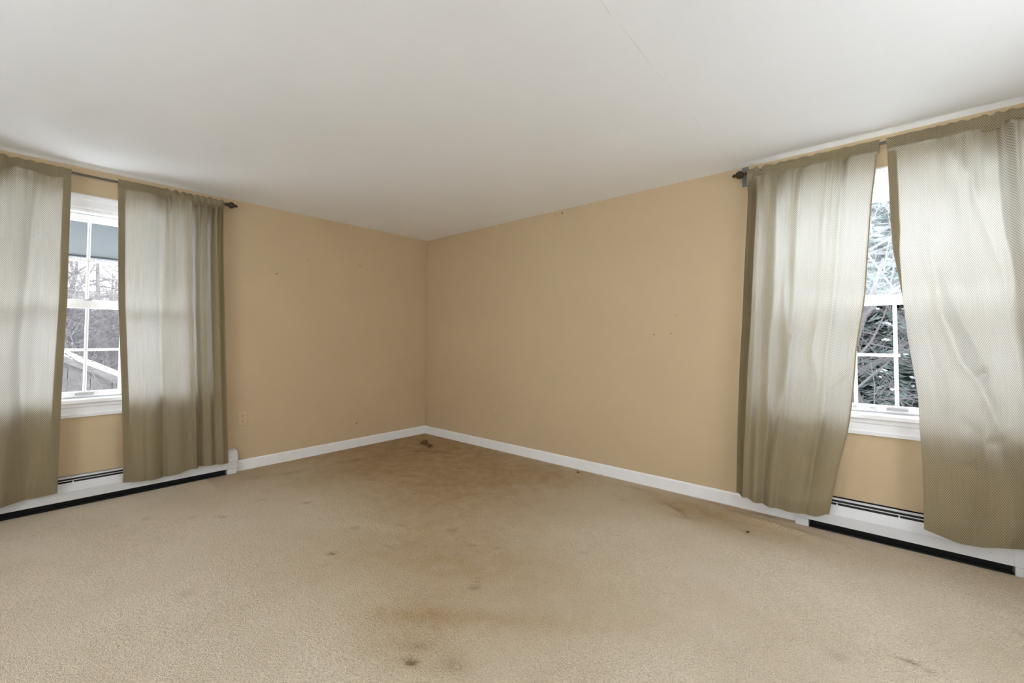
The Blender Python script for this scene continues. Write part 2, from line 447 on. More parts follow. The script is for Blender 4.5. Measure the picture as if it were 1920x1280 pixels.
# ---------------------------------------------------------------- windows (local frame: x along wall, y outwards, z up)
def make_window(name, loc, rz, label, upper_grille=True, broken=False, simple_only=False):
    root = empty(name, loc, rz, label=label, cat='window', kind='structure')
    w, z0, z1 = WIN['w'], WIN['z0'], WIN['z1']
    T = M['trim']; S = M['sash']
    # casing boards with a stepped profile
    def casing_profile(p0, p1, sgn=1):
        return [(0, p0), (-.012, p0), (-.016, p0+sgn*.012), (-.016, p0+sgn*.060), (-.022, p0+sgn*.068), (-.024, p1-sgn*.01), (-.018, p1), (0, p1)]
    MB().prism(casing_profile(z1+.002, z1+.105), -w-.104, w+.104).build('head_casing', T, root)
    for s in (-1, 1):
        m = MB(); prof = [(q, p) for p, q in casing_profile(s*(w+.001), s*(w+.104), s)]
        m.prism(prof, z0+.004, z1+.002, axis=2); m.build('side_casing', T, root)
    MB().box((-w-.125, -.052, z0-.028), (w+.125, .0, z0+.004), .006).box((-w+.001, 0, z0-.010), (w-.001, .06, z0+.004)).build('stool', T, root)
    MB().prism([(0, z0-.030), (-.020, z0-.030), (-.022, z0-.052), (-.014, z0-.060), (-.014, z0-.098), (-.020, z0-.106), (-.018, z0-.125), (0, z0-.125)], -w-.10, w+.10).build('apron', T, root)
    # jamb lining
    MB().box((-w, 0, z0+.004), (-w+.018, .15, z1)).box((w-.018, 0, z0+.004), (w, .15, z1)).box((-w+.018, 0, z1-.018), (w-.018, .15, z1)).box((-w, .06, z0-.03), (w, .19, z0+.01)).build('jamb', T, root)
    zi0, zi1 = z0+.012, z1-.018; meet = 1.418
    gw = .567; wi = w-.018
    def sash(nm, ya, yb, za, zb, ga, gb, grille, stub):
        s = empty(nm, parent=root)
        yg = (ya+yb)/2
        MB().box((-wi, ya, za), (-gw, yb, zb), .004).build('stile', S, s)
        MB().box((gw, ya, za), (wi, yb, zb), .004).build('stile', S, s)
        MB().box((-gw, ya, gb), (gw, yb, zb), .004).build('top_rail', S, s)
        MB().box((-gw, ya, za), (gw, yb, ga), .004).build('bottom_rail', S, s)
        mid = (ga+gb)/2; cols = [-gw*2/3, -gw/3, 0, gw/3, gw*2/3]
        gl = M['glass'] if nm == 'upper_sash' else M['hazeglass']
        if grille:
            bw = .0095
            for c in cols:
                if stub and c > 0.1 and c < .3: continue
                MB().prism([(c-bw, ya+.010), (c-bw*.5, ya+.003), (c+bw*.5, ya+.003), (c+bw, ya+.010), (c+bw, yg+.004), (c-bw, yg+.004)], ga, gb, axis=2).build('muntin', S, s)
            xe = .020 if stub else gw
            MB().prism([(ya+.0105, mid-bw), (ya+.0035, mid-bw*.5), (ya+.0035, mid+bw*.5), (ya+.0105, mid+bw), (yg+.0035, mid+bw), (yg+.0035, mid-bw)], -gw, xe).build('muntin', S, s)
            ex = [-gw] + cols + [gw]; ez = [ga, mid, gb]
            for i in range(6):
                for j in range(2):
                    MB().box((ex[i], yg+.006, ez[j]), (ex[i+1], yg+.009, ez[j+1])).build('pane', gl, s)
        else:
            MB().box((-gw, yg+.006, ga), (gw, yg+.009, gb)).build('pane', M['fogglass'], s)
        return s
    up = sash('upper_sash', .078, .112, meet-.012, zi1, 1.455, 2.028, upper_grille, False)
    lo = sash('lower_sash', .034, .068, zi0, meet+.026, .786, 1.386, True, broken)
    # sash lift on the bottom rail, lock on the meeting rail
    l = MB()
    l.box((-.048, .026, zi0+.012), (.048, .034, zi0+.030), .002)
    l.box((-.040, .022, zi0+.026), (.040, .034, zi0+.030), .001)
    l.build('sash_lift', M['lift'], lo)
    MB().box((-.022, .040, meet+.026), (.022, .066, meet+.034), .002).tube([(0, .05, meet+.036), (.03, .046, meet+.040)], .005, 6).build('sash_lock', M['lift'], lo)
    # insect screen outside the lower half
    sc_ = empty('insect_screen', parent=root)
    MB().box((-gw-.01, .128, .78), (gw+.01, .1285, meet+.01)).build('mesh', M['screen'], sc_)
    MB().box((-gw-.03, .122, .752), (-gw-.008, .136, meet+.02)).box((gw+.008, .122, .752), (gw+.03, .136, meet+.02)).box((-gw-.03, .122, meet), (gw+.03, .136, meet+.02)).box((-gw-.03, .122, .752), (gw+.03, .136, .775)).build('frame', S, sc_)
    return root
w1 = make_window('window_1', (0, WIN_LEFT, 0), math.pi/2, 'white double-hung window with divided panes in the left wall')
w2 = make_window('window_2', (WIN_RIGHT, 0, 0), 0, 'white double-hung window with a broken grille in the right wall', upper_grille=False, broken=True)
# flaked paint along the bottom rail of window_2
rp = random.Random(2); m = MB()
for i in range(16):
    x = -.30 + rp.random()*.20; z = .752 + rp.random()*.022
    m.box((x, .0325, z), (x+rp.uniform(.006, .03), .0345, z+rp.uniform(.0015, .004)))
m.build('peeling_paint', M['lift'], [c for c in w2.children if c.name.startswith('lower_sash')][0])
for i, c in enumerate(FILL_WIN_BACK): make_window('window_%d' % (3+i), (c, RY, 0), math.pi, 'unseen window added for fill light in the wall behind the camera, number %s from the corner' % ('one', 'two', 'three')[i])
for i, c in enumerate(FILL_WIN_SIDE): make_window('window_%d' % (3+len(FILL_WIN_BACK)+i), (RX, c, 0), -math.pi/2, 'unseen window added for fill light in the side wall beside the camera, number %s from the corner' % ('one', 'two')[i])

# ---------------------------------------------------------------- baseboard heaters (local frame as the windows)
def make_heater(loc, rz, x0, x1, label):
    root = empty('baseboard_heater', loc, rz, label=label, cat='heater', group='baseboard heaters under the windows')
    W = M['heater']; cw = .075
    a, b = x0+cw, x1-cw
    MB().box((a, -.004, .002), (b, 0, .205)).prism([(-.004, .205), (-.004, .198), (-.016, .192), (-.016, .188), (0, .198), (0, .205)], a, b).build('back_plate', W, root)
    # front panel, folded: sloping top part and near-vertical lower part
    MB().prism([(-.046, .165), (-.062, .112), (-.064, .108), (-.064, .048), (-.058, .046), (-.058, .050), (-.061, .053), (-.061, .108), (-.059, .112), (-.043, .165)], a, b).build('front_panel', W, root)
    MB().prism([(-.030, .1795), (-.034, .1765), (-.033, .1750), (-.026, .1775)], a, b).build('damper_blade', W, root)
    MB().prism([(-.005, .004), (-.005, .186), (-.012, .180), (-.030, .155), (-.030, .060), (-.012, .004)], a, b).build('cavity_shade', M['black'], root)  # solid black fill standing in for the shade inside the heater
    e = empty('heating_element', parent=root)
    MB().tube([(a, -.036, .075), (b, -.036, .075)], .011, 10).build('pipe', M['fin'], e)
    f = MB(); n = int((b-a)/.012)
    for i in range(n):
        x = a + (i+.5)*(b-a)/n
        f.box((x-.0006, -.056, .046), (x+.0006, -.018, .105))
    f.build('fins', M['fin'], e, kind='stuff')
    MB().box((a, -.058, .0), (b, -.006, .006)).build('bottom_gap_shade', M['black'], root)  # black strip painted as shade in the gap below the panel
    for s, (p, q) in ((-1, (x0, a)), (1, (b, x1))):
        k = MB()
        prof = [(0, .048), (-.067, .048), (-.067, .112), (-.052, .178), (-.043, .196), (-.030, .203), (0, .206)]
        k.prism(prof, p, q)
        cap = k.build('end_cap', W, root)
        MB().box((p+.002, -.064, .0), (q-.002, 0, .045), .003).build('end_foot', W, cap)
        # rounded outer edge
        xe = p if s < 0 else q
        MB().prism([(0, .050), (-.060, .050), (-.060, .110), (-.046, .172), (-.036, .190), (0, .198)], xe, xe + s*.007).build('end_lip', W, cap)
    for i in range(3):
        x = a + (b-a)*(i+.5)/3
        MB().box((x-.004, -.046, .164), (x+.004, -.020, .170)).build('damper_clip', W, root)
    return root
h1 = make_heater((0, WIN_LEFT, 0), math.pi/2, -1.05, .957, 'long white baseboard heater under the left window')
h2 = make_heater((WIN_RIGHT, 0, 0), 0, -.506, .497, 'shorter white baseboard heater under the right window')

# ---------------------------------------------------------------- curtain rods
ROD_OFF = .090
def make_rod(loc, rz, x0, x1, z, label, plates):
    root = empty('curtain_rod', loc, rz, label=label, cat='curtain rod', group='curtain rods above the two windows')
    MB().tube([(x0, -ROD_OFF, z), (x1, -ROD_OFF, z)], .0085, 14).build('rod', M['rod'], root, smooth=False)
    for s, x in ((-1, x0), (1, x1)):
        prof = [(0, .0085), (.004, .010), (.006, .017), (.010, .017), (.013, .010), (.020, .0085), (.023, .014)]
        R = .0275; c = .049
        for i in range(13):
            t = math.pi*(i+1.6)/14.2
            prof.append((c - R*math.cos(t), R*math.sin(t)))
        prof += [(.078, .008), (.081, .014), (.086, .013), (.093, .007), (.099, .0015)]
        prof = [(s*a, b) for a, b in prof]
        fin = MB().lathe(prof, 22, 'x', (x, -ROD_OFF, z)).build('finial', M['bronze'], root, smooth=True)
    for s, x in ((-1, x0), (1, x1)):
        bk = empty('bracket', parent=root)
        xb = x + s*.033 if plates else x - s*.05
        zp = (2.259, 2.398) if plates else (2.268, 2.335)
        MB().box((xb-.021, -.004, zp[0]), (xb+.021, 0, zp[1]), .001).build('wall_plate', M['bracket'], bk)
        xa = x - s*.03
        MB().box((min(xa, xb)-.006, -.010, z-.016), (max(xa, xb)+.006, -.004, z-.006)).tube([(xa, -.006, z-.011), (xa, -ROD_OFF-.004, z-.0135)], .0045, 8).build('arm', M['bracket'], bk)
    return root
ROD1Z, ROD2Z = 2.322, 2.322
r1 = make_rod((0, WIN_LEFT, 0), math.pi/2, -.815, .808, ROD1Z, 'slim curtain rod with ball finial above the left window', False)
r2 = make_rod((WIN_RIGHT, 0, 0), 0, -.742, .742, ROD2Z, 'slim curtain rod with ball finial and grey plate above right window', True)

# ---------------------------------------------------------------- curtains
def interp(table, t):
    tb = sorted((z, x) for x, z in table)
    return np.interp(t, [a for a, _ in tb], [b for _, b in tb])
def smooth_interp(table, t):
    """piecewise cubic (monotone-ish) interpolation of (value, key) pairs"""
    tb = sorted((z, x) for x, z in table); k = np.array([a for a, _ in tb]); v = np.array([b for _, b in tb])
    m = np.gradient(v, k)
    i = np.clip(np.searchsorted(k, t)-1, 0, len(k)-2); h = k[i+1]-k[i]; s = np.clip((t-k[i])/h, 0, 1)
    return (2*s**3-3*s**2+1)*v[i] + (s**3-2*s**2+s)*h*m[i] + (-2*s**3+3*s**2)*v[i+1] + (s**3-s**2)*h*m[i+1]

NU, NV = 170, 150
def curtain_points(spec):
    s = np.linspace(0, 1, NU); tv = np.linspace(0, 1, NV)
    S, V = np.meshgrid(s, tv)
    ztop = 2.346; rng = np.random.default_rng(spec['seed'])
    # height: bottom contour follows its own line
    Lb = smooth_interp(spec['left'], np.array([.15]))[0]; Rb = smooth_interp(spec['right'], np.array([.15]))[0]
    xb = Lb + (Rb-Lb)*s
    bot = smooth_interp([(z, x) for x, z in spec['bottom']], np.clip(xb, min(x for x, _ in spec['bottom']), max(x for x, _ in spec['bottom'])))
    ruff = np.zeros_like(s)
    for k in range(7):
        ruff += rng.uniform(.3, 1)*np.sin(2*math.pi*(rng.uniform(6, 19)*s + rng.random()))
    gath = np.interp(s, [a for a, _ in spec['gather']], [b for _, b in spec['gather']])
    top = ztop + .0048*np.clip(ruff, -2, 1.6)*(.15+gath)
    Z = bot[None, :]*(1-V) + top[None, :]*V
    L = smooth_interp(spec['left'], Z); R = smooth_interp(spec['right'], Z)
    X = L + (R-L)*S
    hfac = np.clip((Z-.1)/2.2, 0, 1)
    D = ROD_OFF + .004 + .016*np.sqrt(1-hfac)
    # long soft folds, tighter where the cloth is gathered
    for (pos, drift, wd, amp, t0, t1) in spec['folds']:
        c = pos + drift*(1-hfac)
        env = t0 + (t1-t0)*(1-hfac)
        D += 2.3*amp*env*np.exp(-((S-c)/wd)**2)
    for k in range(5):
        f = rng.uniform(1.5, 5); ph = rng.random()*6.28
        D += .0022*np.sin(2*math.pi*f*S + ph + 1.5*(1-hfac)*rng.uniform(-1, 1))
    # gathered wrinkles falling from the rod pocket
    fade = np.exp(-np.clip(2.27-Z, 0, 9)/spec.get('fall', .30))
    for k in range(6):
        f = rng.uniform(9, 20); ph = rng.random()*6.28
        D += .0062*gath[None, :]*fade*np.sin(2*math.pi*f*S + ph)
    # creases as ridges along polylines: (points, half width, height)
    for pts, wd, amp in spec['creases']:
        best = np.full_like(X, 9.0)
        side = np.zeros_like(X)
        n = len(pts)
        for i in range(n-1):
            ax, az = pts[i]; bx, bz = pts[i+1]; dx, dz = bx-ax, bz-az; l2 = dx*dx+dz*dz
            t = np.clip(((X-ax)*dx + (Z-az)*dz)/l2, 0, 1)
            px, pz = X-(ax+t*dx), Z-(az+t*dz)
            d = np.sqrt(px**2+pz**2); tt = (i+t)/(n-1)
            sg = np.sign(px)
            up = d < best
            best = np.where(up, d, best); side = np.where(up, sg*np.sin(math.pi*np.clip(tt, .02, .98))**.5, side)
        D += 2.0*amp*np.exp(-(best/wd)**2)*np.abs(side) + .7*amp*side*np.exp(-(best/(wd*2.2))**2)*np.tanh(best/wd*2)
    # edge that turns back towards the wall
    if 'turn' in spec:
        k = spec['turn']; D -= .055*np.clip(1-S/k, 0, 1)**.7 * np.clip((2.28-Z)/.1, .25, 1)
    if 'curl' in spec:
        for zc_, hz, sw, dp in spec['curl']:
            D += dp*np.exp(-((Z-zc_)/hz)**2)*np.clip(1-(S if spec['inner'] == 'left' else 1-S)/sw, 0, 1)**1.5
    # swing of the lower end
    D += spec.get('swing', 0)*(1-hfac)**2
    # keep clear of sill and heater, and wrap the rod
    D = np.maximum(D, .072) if 'turn' not in spec else np.where(S < spec['turn'], D, np.maximum(D, .072))
    pk = np.clip((Z-2.272)/.012, 0, 1)
    dz = np.clip(np.abs(Z-2.322)/.024, 0, 1)
    body = ROD_OFF + .003 + .0105*np.sqrt(np.clip(1-dz**2, 0, 1)) + .0042*gath[None, :]*ruff[None, :]*.5
    D = D*(1-pk) + np.maximum(body, ROD_OFF+.0015)*pk
    return X, D, Z, S, top
def sheet(name, X, D, Z, U, layers=(0.0,)):
    n, m = X.shape
    i = np.arange(n*m).reshape(n, m)
    q0 = np.stack([i[:-1,:-1].ravel(), i[:-1,1:].ravel(), i[1:,1:].ravel(), i[1:,:-1].ravel()], 1)
    v = np.concatenate([np.stack([X.ravel(), -(D-l).ravel(), Z.ravel()], 1) for l in layers])
    q = np.concatenate([q0 + k*n*m for k in range(len(layers))])
    me = bpy.data.meshes.new(name); me.from_pydata(v.tolist(), [], q.tolist())
    uv = me.uv_layers.new(name='UVMap')
    idx = np.empty(len(me.loops), dtype=np.int32); me.loops.foreach_get('vertex_index', idx)
    co = np.tile(np.stack([U.ravel(), Z.ravel()], 1), (len(layers), 1))[idx]
    uv.data.foreach_set('uv', co.ravel().astype(np.float32))
    me.polygons.foreach_set('use_smooth', [True]*len(me.polygons))
    me.materials.append(M['fabric'])
    return me
def make_curtain(loc, rz, spec, label):
    X, D, Z, S, top = curtain_points(spec)
    W = spec['cloth']; U = S*W
    o = bpy.data.objects.new('curtain', sheet('curtain', X, D, Z, U)); COL.objects.link(o)
    o.location = loc; o.rotation_euler = (0, 0, rz)
    put(o, label, 'curtain', 'olive woven curtains at the two windows')
    # second layer: bottom hem, both side hems
    dz = Z - Z[0:1, :]
    nb = int(np.argmax(dz[:, NU//2] > .072))+1
    me = sheet('bottom_hem', X[:nb], D[:nb], Z[:nb]+.0006, U[:nb], (.0015, .003))
    c = put(bpy.data.objects.new('bottom_hem', me), parent=o); COL.objects.link(c)
    nt = int(np.argmax(Z[:, NU//2] > 2.268))
    wx = abs(spec['right'][0][0]-spec['left'][0][0]); hl, hr = spec.get('hems', (.042, .042))
    taper = spec.get('hem_taper')
    for sl in (slice(0, int(hl/wx*NU)+1), slice(NU-int(hr/wx*NU)-1, NU)):
        Xs = X[nb-1:nt, sl].copy()
        if taper and sl.start == 0:
            tp = np.clip((Z[nb-1:nt, sl]-taper[0])/(taper[1]-taper[0]), .02, 1); Xs = Xs[:, :1] + (Xs-Xs[:, :1])*tp
        me = sheet('side_hem', Xs, D[nb-1:nt, sl], Z[nb-1:nt, sl], U[nb-1:nt, sl], (.0015, .003))
        c = put(bpy.data.objects.new('side_hem', me), parent=o); COL.objects.link(c)
    # back of the rod pocket, behind the rod
    rows = 9
    zz = np.linspace(2.262, 1, rows)[:, None]*0 + np.linspace(0, 1, rows)[:, None]
    Zp = 2.266*(1-zz) + (top[None, :]-.001)*zz
    Xp = np.repeat(X[-1:, :], rows, 0)
    f = np.clip(1-(np.abs(Zp-2.322)/.024)**2, 0, 1)
    Dp = ROD_OFF + .0015 - .012*np.sqrt(f)
    me = sheet('rod_pocket', Xp, Dp, Zp, np.repeat(U[-1:, :], rows, 0), (0, .0015, .003))
    c = put(bpy.data.objects.new('rod_pocket', me), parent=o); COL.objects.link(c)
    return o
LT = ((0, WIN_LEFT, 0), math.pi/2); RT = ((WIN_RIGHT, 0, 0), 0)
C1 = dict(seed=11, cloth=1.05, inner='right', gather=[(0, .9), (.45, .9), (.7, .6), (.86, .15), (1, .1)],
  left=[(-.78, 2.35), (-.79, 1.5), (-.81, .8), (-.83, .1)],
  right=[(-.113, 2.35), (-.112, 1.66), (-.111, 1.44), (-.116, 1.147), (-.122, .783), (-.123, .457), (-.125, .1)],
  bottom=[(-.84, .10), (-.6, .095), (-.374, .106), (-.262, .115), (-.12, .127)],
  folds=[(.10, .02, .05, .020, 1, .8), (.26, 0, .05, -.014, 1, .8), (.40, -.03, .05, .018, 1, .7), (.54, -.03, .045, -.016, .9, .8), (.68, -.04, .06, .016, .8, .9), (.82, -.02, .05, -.010, .6, .9), (.97, 0, .05, .006, .5, 1)],
  creases=[([(-.28, 2.25), (-.30, 1.7), (-.33, 1.1), (-.30, .5)], .02, -.008)], fall=.35)
C2 = dict(seed=23, cloth=1.0, inner='left', gather=[(0, 0), (.36, .05), (.42, .8), (.66, .55), (.72, 1), (1, 1)],
  left=[(.127, 2.35), (.138, 1.894), (.150, 1.42), (.166, 1.107), (.195, .517), (.208, .1)],
  right=[(.800, 2.35), (.803, 2.01), (.822, 1.463), (.849, .78), (.879, .1)],
  bottom=[(.19, .113), (.30, .100), (.425, .093), (.52, .102), (.593, .116), (.66, .124), (.737, .122), (.89, .108)],
  folds=[(.40, -.06, .045, -.016, 1, .4), (.52, -.02, .06, .014, .5, .6), (.655, .0, .022, .016, 1, .9), (.70, .0, .03, -.018, 1, .8), (.80, .01, .035, .016, 1, .5), (.86, .01, .028, -.016, 1, .4), (.93, 0, .035, .014, 1, .5), (.22, 0, .10, .006, .5, 1), (.20, 0, .02, -.006, 0, 1), (.36, .0, .02, -.008, 0, 1)],
  creases=[([(.72, 1.30), (.78, 1.28), (.80, 1.27)], .012, -.006)], fall=.30)
C3 = dict(seed=37, cloth=1.0, inner='right', turn=.11, hems=(.078, .010), gather=[(0, 1), (.12, 1), (.3, .55), (.6, .45), (.75, .4), (.85, .05), (1, 0)],
  left=[(-.742, 2.35), (-.757, 2.06), (-.779, 1.69), (-.797, 1.31), (-.819, .94), (-.834, .56), (-.846, .1)],
  right=[(-.047, 2.35), (-.069, 2.168), (-.089, 1.98), (-.112, 1.67), (-.131, 1.42), (-.172, 1.136), (-.195, .85), (-.219, .657), (-.274, .394), (-.325, .1)],
  bottom=[(-.86, .125), (-.769, .120), (-.681, .099), (-.56, .094), (-.445, .094), (-.363, .104), (-.33, .125)],
  folds=[(.10, 0, .04, .012, 1, 1), (.19, .06, .06, .016, 1, .9), (.27, .05, .04, -.016, 1, .6), (.40, .02, .07, .014, .8, .7), (.455, .02, .03, -.012, .9, .3), (.62, .0, .08, .012, .6, .8), (.775, 0, .03, -.010, .9, .4), (.9, 0, .06, .008, .8, .6)],
  creases=[([(-.53, 1.60), (-.54, 1.42), (-.53, 1.10), (-.56, .85), (-.645, .42)], .030, -.016), ([(-.60, 1.35), (-.63, 1.0), (-.64, .7)], .03, .010),
           ([(-.20, 1.00), (-.24, .97), (-.30, .90)], .014, -.010), ([(-.36, 1.35), (-.40, 1.12), (-.38, .95)], .025, -.008),
           ([(-.45, 1.28), (-.50, 1.20), (-.50, 1.14)], .014, -.008), ([(-.40, .62), (-.48, .60), (-.56, .64)], .03, .006), ([(-.33, .80), (-.40, .45), (-.42, .25)], .03, -.008)],
  curl=[(1.15, .22, .06, -.030)], fall=.30, swing=.02)
C4 = dict(seed=41, cloth=1.08, hem_taper=(1.40, 1.80), inner='left', gather=[(0, 0), (.2, .12), (.35, .45), (.6, .7), (.72, 1), (1, 1)],
  left=[(-.019, 2.35), (-.014, 2.09), (-.010, 1.84), (-.003, 1.687), (.013, 1.563), (.032, 1.41), (.046, 1.229), (.068, 1.02), (.083, .874), (.087, .7), (.095, .5), (.092, .1)],
  right=[(.735, 2.35), (.74, 1.5), (.76, .8), (.78, .1)],
  bottom=[(.08, .164), (.152, .145), (.231, .128), (.304, .130), (.363, .150), (.451, .160), (.60, .14), (.79, .15)],
  folds=[(.12, 0, .10, .010, .6, .8), (.36, 0, .08, .012, .4, .8), (.55, .06, .05, -.014, 1, .6), (.64, .05, .05, .016, 1, .6), (.73, .04, .035, -.018, 1, .4), (.83, .02, .04, .016, 1, .5), (.92, 0, .04, -.012, 1, .5)],
  creases=[([(.143, 1.757), (.165, 1.45), (.180, 1.314), (.251, 1.058), (.307, .977), (.345, .843), (.409, .61), (.47, .45)], .028, -.018),
           ([(.25, 2.2), (.296, 2.046), (.363, 1.778), (.423, 1.604), (.48, 1.30)], .030, -.016), ([(.19, 1.55), (.26, 1.25), (.31, 1.12)], .022, .008),
           ([(.12, 1.2), (.17, .95), (.18, .80)], .022, -.007), ([(.22, .78), (.32, .66), (.42, .68)], .03, .009), ([(.16, .55), (.30, .50), (.45, .60)], .035, -.008),
           ([(.30, 1.00), (.33, 1.02), (.36, 1.00)], .012, .010), ([(.27, .45), (.28, .28), (.26, .14)], .03, -.010), ([(.40, .42), (.41, .25), (.39, .16)], .03, .010)],
  curl=[(1.12, .16, .05, -.028)], fall=.30, swing=.02)
c1 = make_curtain(*LT, C1, 'olive curtain at the left edge of the photo, left of the left window')
c2 = make_curtain(*LT, C2, 'olive curtain right of the left window, gathered beside the ball finial')
c3 = make_curtain(*RT, C3, 'olive curtain left of the right window, drawn back towards the corner side')
c4 = make_curtain(*RT, C4, 'wide creased olive curtain at the right edge of the photo')

# ---------------------------------------------------------------- outlets
def make_outlet(loc, rz, label):
    root = empty('wall_outlet', loc, rz, label=label, cat='outlet', group='tan outlets low on the walls')
    MB().box((-.039, -.006, -.064), (.039, 0, .064), .0035).build('cover_plate', M['plate'], root)
    for s in (-1, 1):
        prof = []
        for i in range(20):
            t = 2*math.pi*i/20
            prof.append((.0175*math.cos(t), max(-.0135, min(.0135, .0175*math.sin(t))) + s*.0205))
        m = MB(); m.v = []; n = len(prof)
        m.add([(p, -.0075, q) for p, q in prof] + [(p, -.004, q) for p, q in prof], [tuple(range(n))] + [(i, (i+1) % n, n+(i+1) % n, n+i) for i in range(n)])
        rcp = m.build('receptacle', M['plate'], root)
        for dx, hh in ((-.0065, .0048), (.0065, .0042)):
            MB().box((dx-.0016, -.0082, s*.0205+.0035-hh), (dx+.0016, -.0070, s*.0205+.0035+hh)).build('slot', M['slot'], rcp)
        MB().lathe([(-.0070, .003), (-.0082, .003)], 8, 'y', (0, 0, s*.0205-.0080)).build('slot', M['slot'], rcp)
    MB().lathe([(-.0055, .0032), (-.0074, .0026)], 8, 'y', (0, 0, 0)).build('screw', M['plate'], root)
    return root
make_outlet((0, -2.021, .459), math.pi/2, 'tan outlet on the left wall beside the curtain')
make_outlet((1.213, 0, .460), 0, 'tan outlet on the right wall near the corner')

# ---------------------------------------------------------------- bits of litter on the carpet
def litter(name, loc, seed, size, label, n=7, mat='leaf', cat='litter', zr=.012):
    r = random.Random(seed); m = MB()
    for i in range(n):
        a = r.random()*6.28; l = size*r.uniform(.5, 1.0)
        c = (r.uniform(-.4, .4)*size, r.uniform(-.4, .4)*size)
        pts = []
        for k in range(4):
            t = k/3-.5
            pts.append((c[0]+math.cos(a)*l*t, c[1]+math.sin(a)*l*t, .006 + r.random()*zr))
        m.tube(pts, [.003, size*.09, size*.10, .002], 5)
    o = m.build(name, M[mat]); o.location = loc
    return put(o, label, cat, 'dry bits on the carpet')
litter('dry_leaf', (.456, -.343, 0), 4, .12, 'larger curled dry brown leaf on the carpet in the corner', 8, zr=.03)
litter('dry_leaf', (.60, -.405, 0), 9, .075, 'smaller curled dry brown leaf next to the larger one', 6, zr=.02)
litter('wood_chip', (2.294, -.112, 0), 6, .030, 'small dark chip on the carpet near the right baseboard', 4)
litter('dry_crumb', (3.70, -.43, 0), 8, .022, 'small dark crumb on the carpet near the right heater', 4)

# ---------------------------------------------------------------- outdoors: ground, hill, shed, house, trees
GZ = -2.95
def ground():
    xs = np.linspace(-95, 40, 110); ys = np.linspace(-60, 95, 120)
    X, Y = np.meshgrid(xs, ys)
    d = np.maximum(-X-16, Y-12)
    hill = np.clip(d, 0, None)
    Z = GZ + .15*np.sin(X*.3)*np.cos(Y*.27)
    Z = Z + np.where(d > 0, np.minimum(hill*.02 + np.clip(hill-22, 0, None)*.30, 9.5), 0)
    n, m = X.shape
    v = np.stack([X.ravel(), Y.ravel(), Z.ravel()], 1); i = np.arange(n*m).reshape(n, m)
    q = np.stack([i[:-1,:-1].ravel(), i[:-1,1:].ravel(), i[1:,1:].ravel(), i[1:,:-1].ravel()], 1)
    me = bpy.data.meshes.new('ground'); me.from_pydata(v.tolist(), [], q.tolist())
    me.materials.append(M['snow']); me.materials.append(M['woodland'])
    for p_ in me.polygons:
        c = p_.center
        p_.material_index = 1 if max(-c.x-16, c.y-12) > 20 else 0
        p_.use_smooth = True
    o = bpy.data.objects.new('ground', me); COL.objects.link(o)
    return put(o, 'snow-covered ground with a wooded hill behind', 'ground', kind='structure')
ground()
def gz(x, y):
    d = max(-x-16, y-12)
    return GZ + (min(max(d, 0)*.02 + max(d-22, 0)*.30, 9.5) if d > 0 else 0)

# metal awning over the left window with icicles
aw = empty('window_awning', (-WT, WIN_LEFT, 0), math.pi/2, label='blue-grey awning outside above the left window', cat='awning')
MB().prism([(0, 2.14), (.36, 1.822), (.36, 1.838), (0, 2.17)], -.72, .72).build('canopy', M['awning'], aw)
MB().prism([(.345, 1.820), (.375, 1.812), (.375, 1.842), (.345, 1.850)], -.73, .73).build('edge_strip', M['awning'], aw)
MB().prism([(.03, 2.145), (.38, 1.843), (.40, 1.87), (.32, 1.96), (.03, 2.22)], -.70, .70).build('snow_layer', M['snow'], aw)
ri = random.Random(8)
for i in range(26):
    x = -.70 + 1.4*(i+.5)/26 + ri.uniform(-.015, .015); l = ri.choice([.015, .02, .03, .05, .07, .11])
    MB().lathe([(1.818, .007), (1.818-l*.5, .0045), (1.818-l, .0006)], 7, 'z', (x, .37, 0)).build('icicle', M['ice'], aw)
# unseen eave added above the right window to block high sky
ev = empty('sky_cut_eave', (3.0, WT, 2.50), 0, label='unseen eave added above the right window to cut sky light', cat='eave')
MB().box((-3.4, 0, -.03), (3.0, .66, 0)).build('soffit', M['trim'], ev)
MB().box((-3.4, .66, -.06), (3.0, .69, .16)).build('fascia', M['trim'], ev)

# garden shed with a snowy gable roof
SX, PY, PZ, SL = -7.0, -4.25, 1.655, .564
half = 3.35; ez = PZ - half*SL; depth = 5.5
shed = empty('shed', (SX, PY, GZ), 0, label='grey board shed with a snow-covered gable roof outside the left window', cat='shed')
k = MB()
n_b = 22
bw = 2*half/n_b
for i in range(n_b):
    a = -half + i*bw + .004; b = a + bw - .008
    za = PZ-GZ-.06 - abs(a)*SL; zb = PZ-GZ-.06 - abs(b)*SL
    MB().add([(-.02, a, 0), (-.02, b, 0), (-.02, b, zb), (-.02, a, za), (.004, a, 0), (.004, b, 0), (.004, b, zb), (.004, a, za)],
             [(0,1,2,3),(4,5,6,7),(0,1,5,4),(1,2,6,5),(2,3,7,6),(3,0,4,7)]).build('board', M['siding'], shed)
MB().box((-depth, -half, 0), (-.021, -half+.05, ez-GZ-.05)).box((-depth, half-.05, 0), (-.021, half, ez-GZ-.05)).box((-depth, -half, 0), (-depth+.05, half, ez-GZ-.05)).build('wall', M['siding'], shed)
